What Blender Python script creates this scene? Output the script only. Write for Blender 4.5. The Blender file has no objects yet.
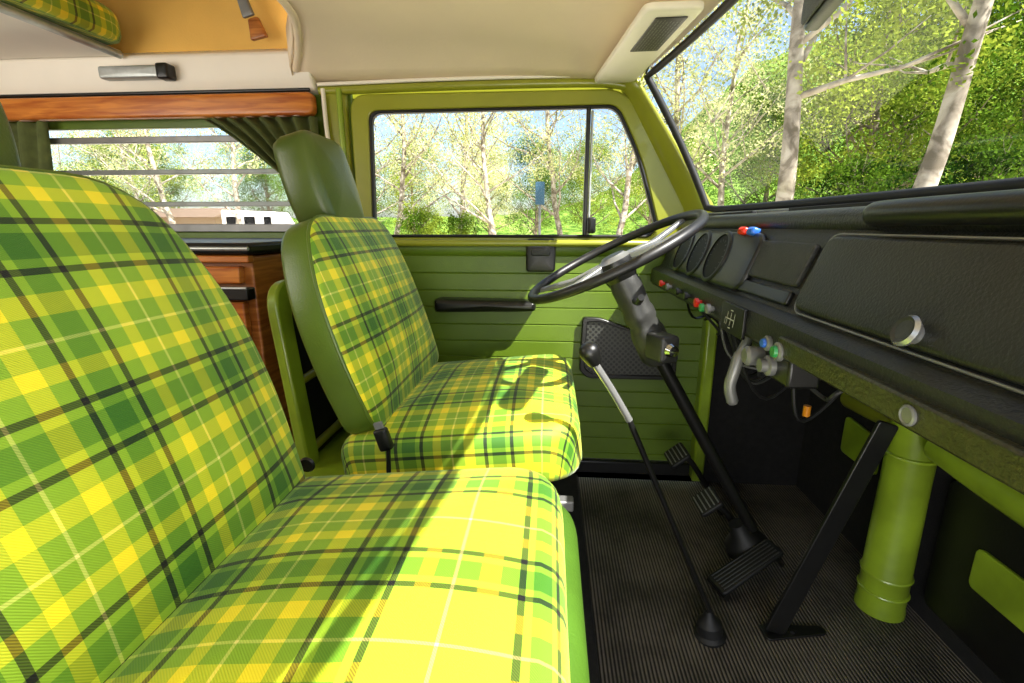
import bpy, math, random
from mathutils import Vector, Matrix, Euler
sc=bpy.context.scene
COL=sc.collection
rad=math.radians
# ------------------------------------------------------------ camera
cd=bpy.data.cameras.new("camera"); cam=bpy.data.objects.new("camera",cd); COL.objects.link(cam)
cd.lens=16.875; cd.clip_start=.02; cd.clip_end=500
cam.location=(0,0,.80); cam.rotation_euler=(rad(76.5),0,rad(4.5)); sc.camera=cam
sc.view_settings.view_transform='Standard'
# ------------------------------------------------------------ materials
def lin(h):
    h=h.lstrip('#'); r=[int(h[i:i+2],16)/255 for i in (0,2,4)]
    return tuple((c/12.92 if c<=.04045 else ((c+.055)/1.055)**2.4) for c in r)+(1,)
def newmat(name):
    m=bpy.data.materials.new(name); m.use_nodes=True
    nt=m.node_tree; b=nt.nodes['Principled BSDF']; return m,nt,b
def pm(name,hexc,rough=.5,metal=0,ns=20,var=.12,bump=.0,bs=200,spec=.5,coat=0):
    m,nt,b=newmat(name); N=nt.nodes; L=nt.links
    tc=N.new('ShaderNodeTexCoord'); no=N.new('ShaderNodeTexNoise'); no.inputs['Scale'].default_value=ns; no.inputs['Detail'].default_value=4
    L.new(tc.outputs['Object'],no.inputs['Vector'])
    cr=N.new('ShaderNodeValToRGB'); c=lin(hexc)
    cr.color_ramp.elements[0].position=.3; cr.color_ramp.elements[1].position=.7
    cr.color_ramp.elements[0].color=tuple(x*(1-var) for x in c[:3])+(1,)
    cr.color_ramp.elements[1].color=tuple(min(1,x*(1+var)) for x in c[:3])+(1,)
    L.new(no.outputs['Fac'],cr.inputs['Fac']); L.new(cr.outputs['Color'],b.inputs['Base Color'])
    b.inputs['Roughness'].default_value=rough; b.inputs['Metallic'].default_value=metal
    b.inputs['Specular IOR Level'].default_value=spec; b.inputs['Coat Weight'].default_value=coat
    if bump>0:
        n2=N.new('ShaderNodeTexNoise'); n2.inputs['Scale'].default_value=bs; n2.inputs['Detail'].default_value=3
        L.new(tc.outputs['Object'],n2.inputs['Vector'])
        bp=N.new('ShaderNodeBump'); bp.inputs['Strength'].default_value=bump; bp.inputs['Distance'].default_value=.002
        L.new(n2.outputs['Fac'],bp.inputs['Height']); L.new(bp.outputs['Normal'],b.inputs['Normal'])
    return m
def plaid(name,off=(0,0),scale=1.0):
    m,nt,b=newmat(name); N=nt.nodes; L=nt.links
    uv=N.new('ShaderNodeUVMap'); sp=N.new('ShaderNodeSeparateXYZ'); L.new(uv.outputs['UV'],sp.inputs[0])
    # thread colours are stored display-encoded and decoded after the weave mix
    enc=lambda h:tuple(int(h[i:i+2],16)/255 for i in (0,2,4))+(1,)
    LM=enc('8cb02a'); DG=enc('3a6c14'); YE=enc('ffe82a'); BK=enc('000000'); CR=enc('f4ea86')
    seq=[(0,YE),(.115,LM),(.215,BK),(.255,LM),(.305,DG),(.455,LM),(.505,BK),(.545,LM),(.655,YE),(.745,LM),(.855,CR),(.875,LM)]
    outs=[]
    for k,ax in enumerate(('X','Y')):
        ma=N.new('ShaderNodeMath'); ma.operation='MULTIPLY_ADD'; ma.inputs[1].default_value=1/(.160*scale); ma.inputs[2].default_value=10+off[k]
        L.new(sp.outputs[ax],ma.inputs[0])
        fr=N.new('ShaderNodeMath'); fr.operation='FRACT'; L.new(ma.outputs[0],fr.inputs[0])
        cr=N.new('ShaderNodeValToRGB'); cr.color_ramp.interpolation='CONSTANT'
        el=cr.color_ramp.elements
        el[0].position=0; el[0].color=seq[0][1]; el[1].position=seq[1][0]; el[1].color=seq[1][1]
        for p,c in seq[2:]:
            e=el.new(p); e.color=c
        L.new(fr.outputs[0],cr.inputs['Fac']); outs.append(cr.outputs['Color'])
    ad=N.new('ShaderNodeMath'); ad.operation='ADD'; L.new(sp.outputs['X'],ad.inputs[0]); L.new(sp.outputs['Y'],ad.inputs[1])
    mu=N.new('ShaderNodeMath'); mu.operation='MULTIPLY'; mu.inputs[1].default_value=2*math.pi/.0026; L.new(ad.outputs[0],mu.inputs[0])
    si=N.new('ShaderNodeMath'); si.operation='SINE'; L.new(mu.outputs[0],si.inputs[0])
    mr=N.new('ShaderNodeMapRange'); mr.inputs[1].default_value=-.8; mr.inputs[2].default_value=.8; mr.inputs[3].default_value=.43; mr.inputs[4].default_value=.57
    L.new(si.outputs[0],mr.inputs[0])
    mx=N.new('ShaderNodeMix'); mx.data_type='RGBA'; L.new(mr.outputs[0],mx.inputs[0]); L.new(outs[0],mx.inputs[6]); L.new(outs[1],mx.inputs[7])
    g=N.new('ShaderNodeGamma'); g.inputs[1].default_value=2.25; L.new(mx.outputs[2],g.inputs[0])
    L.new(g.outputs[0],b.inputs['Base Color']); b.inputs['Roughness'].default_value=.6; b.inputs['Specular IOR Level'].default_value=.5
    b.inputs['Sheen Weight'].default_value=.2; b.inputs['Sheen Roughness'].default_value=.4
    bp=N.new('ShaderNodeBump'); bp.inputs['Strength'].default_value=.2; bp.inputs['Distance'].default_value=.001
    L.new(si.outputs[0],bp.inputs['Height']); L.new(bp.outputs['Normal'],b.inputs['Normal'])
    return m
def wood(name,c1,c2):
    m,nt,b=newmat(name); N=nt.nodes; L=nt.links
    tc=N.new('ShaderNodeTexCoord'); mp=N.new('ShaderNodeMapping'); mp.inputs['Scale'].default_value=(1.2,1.2,14)
    L.new(tc.outputs['Object'],mp.inputs[0]); no=N.new('ShaderNodeTexNoise'); no.inputs['Scale'].default_value=6; no.inputs['Detail'].default_value=8; no.inputs['Distortion'].default_value=.6
    L.new(mp.outputs[0],no.inputs['Vector']); cr=N.new('ShaderNodeValToRGB'); cr.color_ramp.elements[0].position=.35; cr.color_ramp.elements[1].position=.65
    cr.color_ramp.elements[0].color=lin(c1); cr.color_ramp.elements[1].color=lin(c2)
    L.new(no.outputs['Fac'],cr.inputs['Fac']); L.new(cr.outputs['Color'],b.inputs['Base Color']); b.inputs['Roughness'].default_value=.3
    return m
def wave_mat(name,h1,h2,scale,axis='X',rough=.7,bump=.6,noise=.2):
    m,nt,b=newmat(name); N=nt.nodes; L=nt.links
    tc=N.new('ShaderNodeTexCoord'); w=N.new('ShaderNodeTexWave'); w.bands_direction=axis; w.inputs['Scale'].default_value=scale; w.inputs['Distortion'].default_value=0
    L.new(tc.outputs['Object'],w.inputs['Vector'])
    no=N.new('ShaderNodeTexNoise'); no.inputs['Scale'].default_value=4; no.inputs['Detail'].default_value=10; no.inputs['Roughness'].default_value=.7; L.new(tc.outputs['Object'],no.inputs['Vector'])
    cr=N.new('ShaderNodeValToRGB'); cr.color_ramp.elements[0].color=lin(h1); cr.color_ramp.elements[1].color=lin(h2)
    a1=N.new('ShaderNodeMath'); a1.operation='MULTIPLY_ADD'; a1.inputs[1].default_value=.55; a1.inputs[2].default_value=.45; L.new(w.outputs['Fac'],a1.inputs[0])
    mx=N.new('ShaderNodeMath'); mx.operation='MULTIPLY'; L.new(a1.outputs[0],mx.inputs[0]); L.new(no.outputs['Fac'],mx.inputs[1])
    m2=N.new('ShaderNodeMath'); m2.operation='MULTIPLY_ADD'; m2.inputs[1].default_value=4.6; m2.inputs[2].default_value=-1.25; L.new(mx.outputs[0],m2.inputs[0])
    L.new(m2.outputs[0],cr.inputs['Fac']); L.new(cr.outputs['Color'],b.inputs['Base Color']); b.inputs['Roughness'].default_value=rough
    bp=N.new('ShaderNodeBump'); bp.inputs['Strength'].default_value=bump; bp.inputs['Distance'].default_value=.002
    L.new(w.outputs['Fac'],bp.inputs['Height']); L.new(bp.outputs['Normal'],b.inputs['Normal'])
    return m
def perforated(name,h1,h2,scale):
    m,nt,b=newmat(name); N=nt.nodes; L=nt.links
    tc=N.new('ShaderNodeTexCoord'); mp=N.new('ShaderNodeMapping'); mp.inputs['Rotation'].default_value=(0,rad(45),0); mp.inputs['Scale'].default_value=(1,0,1)
    L.new(tc.outputs['Object'],mp.inputs[0])
    vo=N.new('ShaderNodeTexVoronoi'); vo.inputs['Scale'].default_value=scale; vo.inputs['Randomness'].default_value=0
    L.new(mp.outputs[0],vo.inputs['Vector']); cr=N.new('ShaderNodeValToRGB')
    cr.color_ramp.elements[0].position=.30; cr.color_ramp.elements[1].position=.42; cr.color_ramp.elements[0].color=lin(h1); cr.color_ramp.elements[1].color=lin(h2)
    L.new(vo.outputs['Distance'],cr.inputs['Fac']); L.new(cr.outputs['Color'],b.inputs['Base Color']); b.inputs['Roughness'].default_value=.45
    return m
def bark(name,hexes,scale):
    m,nt,b=newmat(name); N=nt.nodes; L=nt.links
    tc=N.new('ShaderNodeTexCoord'); vo=N.new('ShaderNodeTexNoise'); vo.inputs['Scale'].default_value=scale; vo.inputs['Detail'].default_value=5; vo.inputs['Distortion'].default_value=.8
    L.new(tc.outputs['Object'],vo.inputs['Vector']); cr=N.new('ShaderNodeValToRGB'); el=cr.color_ramp.elements
    ps=[.38,.46,.54,.62]
    el[0].position=ps[0]; el[0].color=lin(hexes[0]); el[1].position=ps[1]; el[1].color=lin(hexes[1])
    for p,h in zip(ps[2:],hexes[2:]):
        e=el.new(p); e.color=lin(h)
    L.new(vo.outputs['Fac'],cr.inputs['Fac']); L.new(cr.outputs['Color'],b.inputs['Base Color']); b.inputs['Roughness'].default_value=.9
    return m
def glass(name,refl=.06,tint=(1,1,1,1)):
    m,nt,b=newmat(name); N=nt.nodes; L=nt.links; N.remove(b)
    t=N.new('ShaderNodeBsdfTransparent'); t.inputs[0].default_value=tint; g=N.new('ShaderNodeBsdfGlossy'); g.inputs['Roughness'].default_value=.02
    mx=N.new('ShaderNodeMixShader'); mx.inputs[0].default_value=refl
    L.new(t.outputs[0],mx.inputs[1]); L.new(g.outputs[0],mx.inputs[2]); L.new(mx.outputs[0],N['Material Output'].inputs[0]); return m
def leafmat(name,h1,h2,tr=.4,sc_=1.3):
    m,nt,b=newmat(name); N=nt.nodes; L=nt.links; N.remove(b)
    tc=N.new('ShaderNodeTexCoord'); no=N.new('ShaderNodeTexNoise'); no.inputs['Scale'].default_value=sc_; no.inputs['Detail'].default_value=6
    L.new(tc.outputs['Object'],no.inputs['Vector']); cr=N.new('ShaderNodeValToRGB'); cr.color_ramp.elements[0].position=.38; cr.color_ramp.elements[1].position=.60
    cr.color_ramp.elements[0].color=lin(h1); cr.color_ramp.elements[1].color=lin(h2); L.new(no.outputs['Fac'],cr.inputs['Fac'])
    d=N.new('ShaderNodeBsdfDiffuse'); t=N.new('ShaderNodeBsdfTranslucent'); mx=N.new('ShaderNodeMixShader'); mx.inputs[0].default_value=tr
    L.new(cr.outputs[0],d.inputs[0]); L.new(cr.outputs[0],t.inputs[0]); L.new(d.outputs[0],mx.inputs[1]); L.new(t.outputs[0],mx.inputs[2]); L.new(mx.outputs[0],N['Material Output'].inputs[0]); return m

PLAID=plaid('plaid_wool'); PLAID2=plaid('plaid_wool_bunk',(.3,.4))
VINYL=pm('olive_vinyl','536a1c',.36,0,8,.15,.25,350)
VINYL_D=pm('dark_olive_vinyl','46571c',.35,0,8,.15,.25,350)
LIMEV=pm('lime_vinyl','40601a',.4,0,10,.2,.3,300)
GREEN=pm('lime_paint','8a8e26',.3,0,6,.1,coat=.3)
GREEN2=pm('olive_door_vinyl','566e14',.42,0,9,.12,.3,300)
GREENP=pm('bright_green_paint','849c26',.3,0,9,.28,coat=.3)
BLACK=pm('black_plastic','121211',.35,0,30,.2,.1,300)
RIMM=pm('worn_black_rim','1c1b1a',.42,0,30,.25,.05,300,.5)
DASH=pm('black_grained_vinyl','20211e',.42,0,12,.25,.5,320,.45)
DASH2=pm('black_matte_metal','2b2c2a',.5,0,60,.3,.6,500)
COLM=pm('dark_grey_column','343432',.4,.2,30,.2,.2,300)
RUB=pm('black_rubber','0b0b0b',.6,0,20,.3)
CHROME=pm('chrome','d8d8d8',.16,1,10,.05)
SILVER=pm('silver_paint','7c7d7c',.32,.35,30,.1)
SHAFT=pm('worn_chrome_shaft','a4a4a2',.25,.65,30,.06)
ALU=pm('brushed_aluminium','b4b8b6',.35,.5,40,.12)
GREY=pm('grey_metal','7c7c7a',.4,.4,20,.15)
CREAM=pm('cream_headliner','f3dfc0',.8,0,5,.04,.15,120)
WHITE=pm('white_panel','f1e9da',.5,0,5,.04)
CANVAS=pm('ochre_canvas','e6b75c',.85,0,4,.1,.3,200)
WOOD=wood('orange_teak','a3531a','d08234'); WOOD2=wood('brown_teak','8a4a18','c07a38')
CURT=pm('green_curtain_cloth','50592c',.9,0,40,.2,.2,400)
MAT=wave_mat('ribbed_rubber_mat','181614','746c62',42,'X',.6,.8)
CARPET=pm('black_carpet','100f0e',.95,0,60,.5,.4,200)
OLIVEP=pm('olive_black_band','2f2e1b',.3,0,60,.25,.6,260)
GRILL=perforated('perforated_black','020202','3a3b36',85)
RED=pm('red_plastic','d02814',.3); BLUE=pm('blue_plastic','2a62c0',.3); ORANGE=pm('orange_plastic','d8861a',.3); GRN=pm('green_plastic','2f8a48',.3)
WGLASS=glass('window_glass',.006); WSG=glass('windshield_glass',.045,(.97,1,.98,1)); LGLASS=glass('louvre_glass',.06,(.93,.97,.96,1))
DIALG=pm('dial_face','060606',.55,0,30,.2,spec=.15)
INK=pm('white_marking','c8c8c0',.5)
# ------------------------------------------------------------ geometry helpers
def link(o,parent=None):
    COL.objects.link(o)
    if parent is not None:
        o.parent=parent; o.location=o.location-parent.location
    return o
def mk(name,verts,faces,mats,parent=None,smooth=True,uvs=None,mi=None,label=None,cat=None,kind=None,local=False,sharp=None):
    verts=[Vector(v) for v in verts]
    lo=Vector([min(v[i] for v in verts) for i in range(3)]); hi=Vector([max(v[i] for v in verts) for i in range(3)])
    c=(lo+hi)/2 if not local else Vector((0,0,0))
    me=bpy.data.meshes.new(name); me.from_pydata([v-c for v in verts],[],faces)
    if not isinstance(mats,(list,tuple)): mats=[mats]
    for m in mats: me.materials.append(m)
    if mi: me.polygons.foreach_set('material_index',mi)
    if smooth: me.polygons.foreach_set('use_smooth',[True]*len(me.polygons))
    if uvs is not None:
        ul=me.uv_layers.new(name='UVMap')
        for p in me.polygons:
            for li in p.loop_indices: ul.data[li].uv=uvs[me.loops[li].vertex_index]
    me.update()
    if smooth: 
        try: me.set_sharp_from_angle(angle=rad(sharp if sharp else 40))
        except Exception: pass
    o=bpy.data.objects.new(name,me); o.location=c; link(o,parent)
    if label: o['label']=label
    if cat: o['category']=cat
    if kind: o['kind']=kind
    return o
def thing(name,label,cat,loc=(0,0,0)):
    o=bpy.data.objects.new(name,None); o.location=loc; o.empty_display_size=.05; COL.objects.link(o); o['label']=label; o['category']=cat; return o
def rpoly(pts,r,seg=6):
    n=len(pts); out=[]
    if not isinstance(r,(list,tuple)): r=[r]*n
    for i in range(n):
        p=Vector(pts[i]); a=Vector(pts[i-1]); b=Vector(pts[(i+1)%n])
        da=(a-p); db=(b-p); rr=min(r[i],da.length*.49,db.length*.49)
        A=p+da.normalized()*rr; B=p+db.normalized()*rr
        for k in range(seg+1):
            t=k/seg; out.append(tuple(A*(1-t)**2+p*2*t*(1-t)*1.0+B*t*t))
    return out
def area2(pts): return sum(pts[i-1][0]*pts[i][1]-pts[i][0]*pts[i-1][1] for i in range(len(pts)))/2
def normals2(pts):
    n=len(pts); out=[]
    for i in range(n):
        a=Vector(pts[i-1]);b=Vector(pts[(i+1)%n]);d=(b-a)
        if d.length<1e-9: d=Vector((1,0))
        d.normalize(); out.append(Vector((d.y,-d.x)))
    return out
def slab(name,pts,H,e=.015,crown=.01,M=None,mats=None,side=0,top=0,nd=8,parent=None,topring=3,power=2.4,label=None,cat=None,kind=None,eb=None,uvo=(0,0),seam=0):
    if area2(pts)<0: pts=pts[::-1]
    M=M or Matrix(); nr=normals2(pts); n=len(pts)
    xs=[p[0] for p in pts]; ys=[p[1] for p in pts]; c=Vector(((min(xs)+max(xs))/2,(min(ys)+max(ys))/2))
    eb=e*.5 if eb is None else eb
    rings=[]
    for k in range(3):
        a=k/2*math.pi/2; rings.append((eb*(1-math.sin(a)),eb*(1-math.cos(a)),0))
    for k in range(5):
        a=k/4*math.pi/2; rings.append((e*(1-math.cos(a)),H-e+e*math.sin(a),1 if k>=topring else 0))
    V=[];UV=[];F=[];MI=[]
    for (ins,h,t) in rings:
        for i,p in enumerate(pts):
            q=Vector(p)-nr[i]*ins; V.append((q.x,q.y,h)); d=H-h; UV.append((q.x+nr[i].x*d+uvo[0],q.y+nr[i].y*d+uvo[1]))
    nrg=len(rings); base=[Vector(V[(nrg-1)*n+i][:2]) for i in range(n)]
    for k in range(1,nd):
        s=1-k/nd
        for i in range(n):
            q=c+(base[i]-c)*s; V.append((q.x,q.y,H+crown*(1-s**power))); UV.append((q.x+uvo[0],q.y+uvo[1]))
    V.append((c.x,c.y,H+crown)); UV.append((c.x+uvo[0],c.y+uvo[1])); ci=len(V)-1
    tot=nrg+nd-1
    for r in range(tot-1):
        for i in range(n):
            j=(i+1)%n; F.append((r*n+i,r*n+j,(r+1)*n+j,(r+1)*n+i)); MI.append(top if (r>=nrg-1 or rings[min(r+1,nrg-1)][2]) else side)
    for i in range(n): F.append(((tot-1)*n+i,(tot-1)*n+(i+1)%n,ci)); MI.append(top)
    F.append(tuple(range(n-1,-1,-1))); MI.append(side)
    return mk(name,[M@Vector(v) for v in V],F,mats,parent,True,UV,MI,label,cat,kind,sharp=50)
def fr(o,x,z):
    """frame matrix: local x axis along x, local z along z"""
    z=Vector(z).normalized(); x=Vector(x); x=(x-z*x.dot(z)).normalized(); y=z.cross(x)
    m=Matrix((x,y,z)).transposed().to_4x4(); m.translation=Vector(o); return m
def tube_geo(pts,r,seg=12,off=0):
    pts=[Vector(p) for p in pts]; n=len(pts)
    if not isinstance(r,(list,tuple)): r=[r]*n
    V=[];F=[]; t0=(pts[1]-pts[0]).normalized(); up=Vector((0,0,1)) if abs(t0.z)<.9 else Vector((1,0,0)); nx=t0.cross(up).normalized()
    for i in range(n):
        t=((pts[min(i+1,n-1)]-pts[max(i-1,0)])).normalized(); nx=(nx-t*nx.dot(t)).normalized(); ny=t.cross(nx)
        for k in range(seg):
            a=2*math.pi*k/seg; V.append(pts[i]+(nx*math.cos(a)+ny*math.sin(a))*r[i])
    for i in range(n-1):
        for k in range(seg):
            j=(k+1)%seg; F.append((off+i*seg+k,off+i*seg+j,off+(i+1)*seg+j,off+(i+1)*seg+k))
    F.append(tuple(off+k for k in range(seg-1,-1,-1))); F.append(tuple(off+(n-1)*seg+k for k in range(seg)))
    return V,F
def tube(name,pts,r,mat,parent=None,seg=14,**k):
    V,F=tube_geo(pts,r,seg); return mk(name,V,F,mat,parent,**k)
def smooth_path(pts,n=8):
    P=[Vector(p) for p in pts]; P=[P[0]*2-P[1]]+P+[P[-1]*2-P[-2]]; out=[]
    for i in range(1,len(P)-2):
        for k in range(n):
            t=k/n; a,b,c,d=P[i-1],P[i],P[i+1],P[i+2]
            out.append(.5*((2*b)+(c-a)*t+(2*a-5*b+4*c-d)*t*t+(3*b-a-3*c+d)*t**3))
    out.append(P[-2]); return out
def ringtube(name,loop,r,mat,parent=None,seg=10,**k):
    pts=[Vector(p) for p in loop]; n=len(pts); V=[];F=[]
    nx=None
    for i in range(n):
        t=(pts[(i+1)%n]-pts[i-1]).normalized()
        if nx is None:
            up=Vector((0,0,1)) if abs(t.z)<.9 else Vector((1,0,0)); nx=t.cross(up).normalized()
        nx=(nx-t*nx.dot(t)).normalized(); ny=t.cross(nx)
        for j in range(seg):
            a=2*math.pi*j/seg; V.append(pts[i]+(nx*math.cos(a)+ny*math.sin(a))*r)
    for i in range(n):
        for j in range(seg):
            F.append((i*seg+j,i*seg+(j+1)%seg,((i+1)%n)*seg+(j+1)%seg,((i+1)%n)*seg+j))
    return mk(name,V,F,mat,parent,**k)
def lathe(name,prof,M,mat,parent=None,seg=28,mi=None,**k):
    V=[];F=[];MI=[]; n=len(prof)
    for r,h in prof:
        for j in range(seg):
            a=2*math.pi*j/seg; V.append(M@Vector((r*math.cos(a),r*math.sin(a),h)))
    for i in range(n-1):
        for j in range(seg):
            F.append((i*seg+j,i*seg+(j+1)%seg,(i+1)*seg+(j+1)%seg,(i+1)*seg+j)); MI.append(mi[i] if mi else 0)
    F.append(tuple(range(seg-1,-1,-1))); MI.append(mi[0] if mi else 0); F.append(tuple((n-1)*seg+j for j in range(seg))); MI.append(mi[-1] if mi else 0)
    return mk(name,V,F,mat,parent,mi=MI,**k)
def prism(name,pts,ax,a,b,mat,parent=None,bev=.004,**k):
    """pts 2D in the plane of the two other axes (order X,Y,Z), extruded on ax from a to b"""
    if area2(pts)<0: pts=pts[::-1]
    def P(p,h): return {'X':(h,p[0],p[1]),'Y':(p[0],h,p[1]),'Z':(p[0],p[1],h)}[ax]
    n=len(pts); V=[P(p,a) for p in pts]+[P(p,b) for p in pts]
    F=[tuple(range(n-1,-1,-1)),tuple(range(n,2*n))]+[(i,(i+1)%n,n+(i+1)%n,n+i) for i in range(n)]
    if ax=='Y': F=[f[::-1] for f in F]
    o=mk(name,V,F,mat,parent,True,**k)
    if bev>0:
        m=o.modifiers.new('bevel','BEVEL'); m.width=bev; m.segments=2; m.limit_method='ANGLE'; m.angle_limit=rad(35)
    return o
def box(name,x0,x1,y0,y1,z0,z1,mat,parent=None,bev=.004,**k):
    return prism(name,[(x0,y0),(x1,y0),(x1,y1),(x0,y1)],'Z',z0,z1,mat,parent,bev,**k)
def framemesh(name,outer,inner,y0,y1,mat,parent=None,M=None,**k):
    n=len(outer); V=[]
    for lst,y in ((outer,y0),(inner,y0),(outer,y1),(inner,y1)):
        V+=[(p[0],y,p[1]) for p in lst]
    if M is not None: V=[M@Vector(v) for v in V]
    F=[]
    for i in range(n):
        j=(i+1)%n
        F.append((i,j,n+j,n+i)); F.append((2*n+j,2*n+i,3*n+i,3*n+j)); F.append((n+i,n+j,3*n+j,3*n+i)); F.append((j,i,2*n+i,2*n+j))
    o=mk(name,V,F,mat,parent,True,sharp=30,**k)
    m=o.modifiers.new('bevel','BEVEL'); m.width=.005; m.segments=2; m.limit_method='ANGLE'; m.angle_limit=rad(50)
    return o
def surf(name,f,nu,nv,mat,parent=None,th=0,flip=False,uvf=None,**k):
    V=[f(i/nu,j/nv) for i in range(nu+1) for j in range(nv+1)]
    F=[(i*(nv+1)+j,(i+1)*(nv+1)+j,(i+1)*(nv+1)+j+1,i*(nv+1)+j+1) for i in range(nu) for j in range(nv)]
    if flip: F=[f_[::-1] for f_ in F]
    o=mk(name,V,F,mat,parent,True,sharp=60,**k)
    if th:
        m=o.modifiers.new('solid','SOLIDIFY'); m.thickness=th; m.offset=0
    return o
S=dict(kind='structure')
# ============================================================ SHELL
def wq(Y): return 1-((Y-.62)/.83)**2
def WB(Y): return .40+.10*wq(Y)
def WT(Y): return .21+.13*wq(Y)
def ZT(Y): return 1.165+.035*wq(Y)
ZB=.838
box('floor',-2.4,.80,-.22,1.44,-.04,0,MAT,bev=0,**S)
box('trim_1',-.48,.10,-.20,1.40,.001,.035,CARPET,bev=.006,**S)
def cf(u,v):
    Y=-.25+v*1.70; s=u
    e=max(0,(abs(Y-.60)-.58)/.27); xs=-.58-.14*max(0,min(1,(Y-1.08)/.34))**2
    X=xs+s*(WT(Y)-.005-xs); zc=1.275-.085*e*e
    return (X,Y,zc+(ZT(Y)+.012-zc)*s**5)
surf('ceiling',cf,24,34,CREAM,th=.008,label=None,**S)
rim=[Vector(cf(0,j/34)) for j in range(1,34)]
tube('trim_2',[p+Vector((0,0,0)) for p in rim],.011,CREAM,seg=10,**S)
surf('trim_3',lambda u,v:(cf(0,v)[0]-.004,cf(0,v)[1]*.985,cf(0,v)[2]+.0+.09*u),2,34,CREAM,th=.004,**S)
tube('trim_4',smooth_path([(-.66,1.44,1.172),(-.3,1.44,1.178),(.1,1.44,1.178),(.215,1.44,1.165)]),.012,GREEN,seg=10,**S)
tube('trim_5',smooth_path([(-.66,1.43,1.187),(-.3,1.43,1.193),(.1,1.43,1.193),(.22,1.42,1.18)]),.005,WHITE,seg=8,**S)
prism('trim_15',[(-.66,1.13),(.16,1.13),(.24,1.05),(.27,1.05),(.23,1.20),(-.66,1.22)],'Y',1.468,1.482,GREEN,bev=0,**S)
outer=rpoly([(-2.4,0),(-.575,0),(-.575,1.19),(-2.4,1.19)],0.001,6); inner=rpoly([(-1.78,.785),(-.71,.785),(-.71,1.085),(-1.78,1.085)],.05,6)
framemesh('wall_left',outer,inner,1.455,1.475,GREEN2,**S)
prism('trim_6',[(1.47,1.165),(1.425,1.172),(1.405,1.20),(1.40,1.262),(1.425,1.278),(1.47,1.278)],'X',-2.4,-.665,WHITE,bev=.006,**S)
tube('trim_7',[(-2.3,1.422,1.172),(-.68,1.422,1.172)],.005,BLACK,**S)
prism('trim_8',[(-.66,0),(-.66,1.18),(-.585,1.18),(-.585,0)],'Y',1.435,1.47,GREEN,bev=.012,**S)
tube('trim_9',smooth_path([(-.60,1.43,1.175),(-.598,1.428,.95),(-.60,1.43,.76),(-.60,1.43,.1)]),.008,GREENP,**S)
tube('trim_17',smooth_path([(-.645,1.428,1.175),(-.640,1.424,1.05),(-.625,1.424,.95)]),.006,WHITE,**S)
box('wall_back',-2.44,-2.4,-.25,1.47,0,1.28,CREAM,**S)
box('wall_right',-2.4,-.62,-.29,-.25,0,1.28,CREAM,**S)
prism('wall_front',[(-.24,1.36),(1.44,1.36),(1.38,1.75),(-.18,1.75)],'X',-.61,-.605,CANVAS,bev=0,**S)
box('trim_10',-2.42,-.58,-.2,1.42,1.75,1.77,WHITE,**S)
CT=thing('pop_top_canvas','ochre fabric side of the raised roof tent above the rail','canvas',(-1.5,1.40,1.28))
surf('fabric',lambda u,v:(-2.4+1.79*u,1.425-.06*v+.006*math.sin(u*40)*v*(1-v)*4,1.275+.475*v),60,8,CANVAS,CT)
slab('strap',rpoly([(-.016,0),(.016,0),(.007,.14),(-.007,.14)],.004),.010,.003,.001,fr((-.80,1.370,1.335),(1,0,.25),(0,-1,-.1)),[GREY],parent=CT,label='grey metal toggle strap')
slab('strap_tab',rpoly([(-.024,0),(.024,0),(.014,.05),(-.014,.05)],.006),.012,.003,.001,fr((-.785,1.385,1.287),(1,0,.2),(0,-1,-.05)),[WOOD2],parent=CT,label='brown strap tab')
surf('trim_11',lambda u,v:(-2.4+1.79*u,-.225+.06*v,1.275+.475*v),10,4,CANVAS,**S)  # near canvas side, out of view, added to keep the sun out
def wsp(u,v,o=0):
    Y=-.15+1.585*u; return (WB(Y)*(1-v)+WT(Y)*v+.02*math.sin(math.pi*v)+o,Y,ZB*(1-v)+ZT(Y)*v)
surf('window_1',lambda u,v:wsp(u,v),30,8,WSG,**S)
loop=[]
for k in range(30): loop.append(wsp(.02+.93*k/30,.01,-.006))
for k in range(8): loop.append(wsp(.95+.012*math.sin(math.pi*k/8),.03+.94*k/8,-.006))
for k in range(30): loop.append(wsp(.95-.93*k/30,.985,-.006))
for k in range(8): loop.append(wsp(.02,.985-.97*k/8,-.006))
ringtube('trim_12',loop,.009,RUB,seg=10,**S)
def ap(u,v):
    zb=.60+.60*v
    t=(zb-ZB)/(1.18-ZB); xf=.405-.19*max(0,t)
    a=(xf+.05-.05*max(0,t),1.40); b=(xf-.035,1.455)
    return (b[0]+(a[0]-b[0])*u,b[1]+(a[1]-b[1])*u-.012*math.sin(math.pi*u),zb)
surf('trim_13',ap,6,12,GREEN,th=.012,**S)
surf('trim_16',lambda u,v:(WB(-.25+1.72*v)+.006+(.83-WB(-.25+1.72*v))*u,-.25+1.72*v,.832-.03*u),4,24,GREEN,th=.01,**S)  # hidden cowl top, put in to stop sun leaking under the dash
# ---------------------------------------------------------------- DOOR
DR=bpy.data.objects.new('door_1',None); DR.location=(-.05,1.46,.1); COL.objects.link(DR); DR['kind']='structure'
outr=rpoly([(-.575,.745),(-.575,1.162),(.198,1.162),(.30,.99),(.405,.80),(.405,.745)],[.001,.05,.06,.1,.05,.001],6)
inr=rpoly([(-.53,.768),(-.52,1.118),(.175,1.122),(.245,.99),(.305,.80),(.285,.768)],[.03,.03,.03,.06,.02,.02],6)
framemesh('door_frame',outr,inr,1.437,1.468,GREEN,DR,label='lime green painted window frame')
inr2=rpoly([(-.522,.776),(-.512,1.11),(.170,1.114),(.236,.988),(.295,.80),(.28,.776)],[.03,.03,.03,.06,.02,.02],6)
framemesh('window_seal',inr,inr2,1.432,1.455,RUB,DR,label='black rubber window seal')
prof=[(1.462,.755),(1.440,.755),(1.436,.735)]
zz=.715
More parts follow.
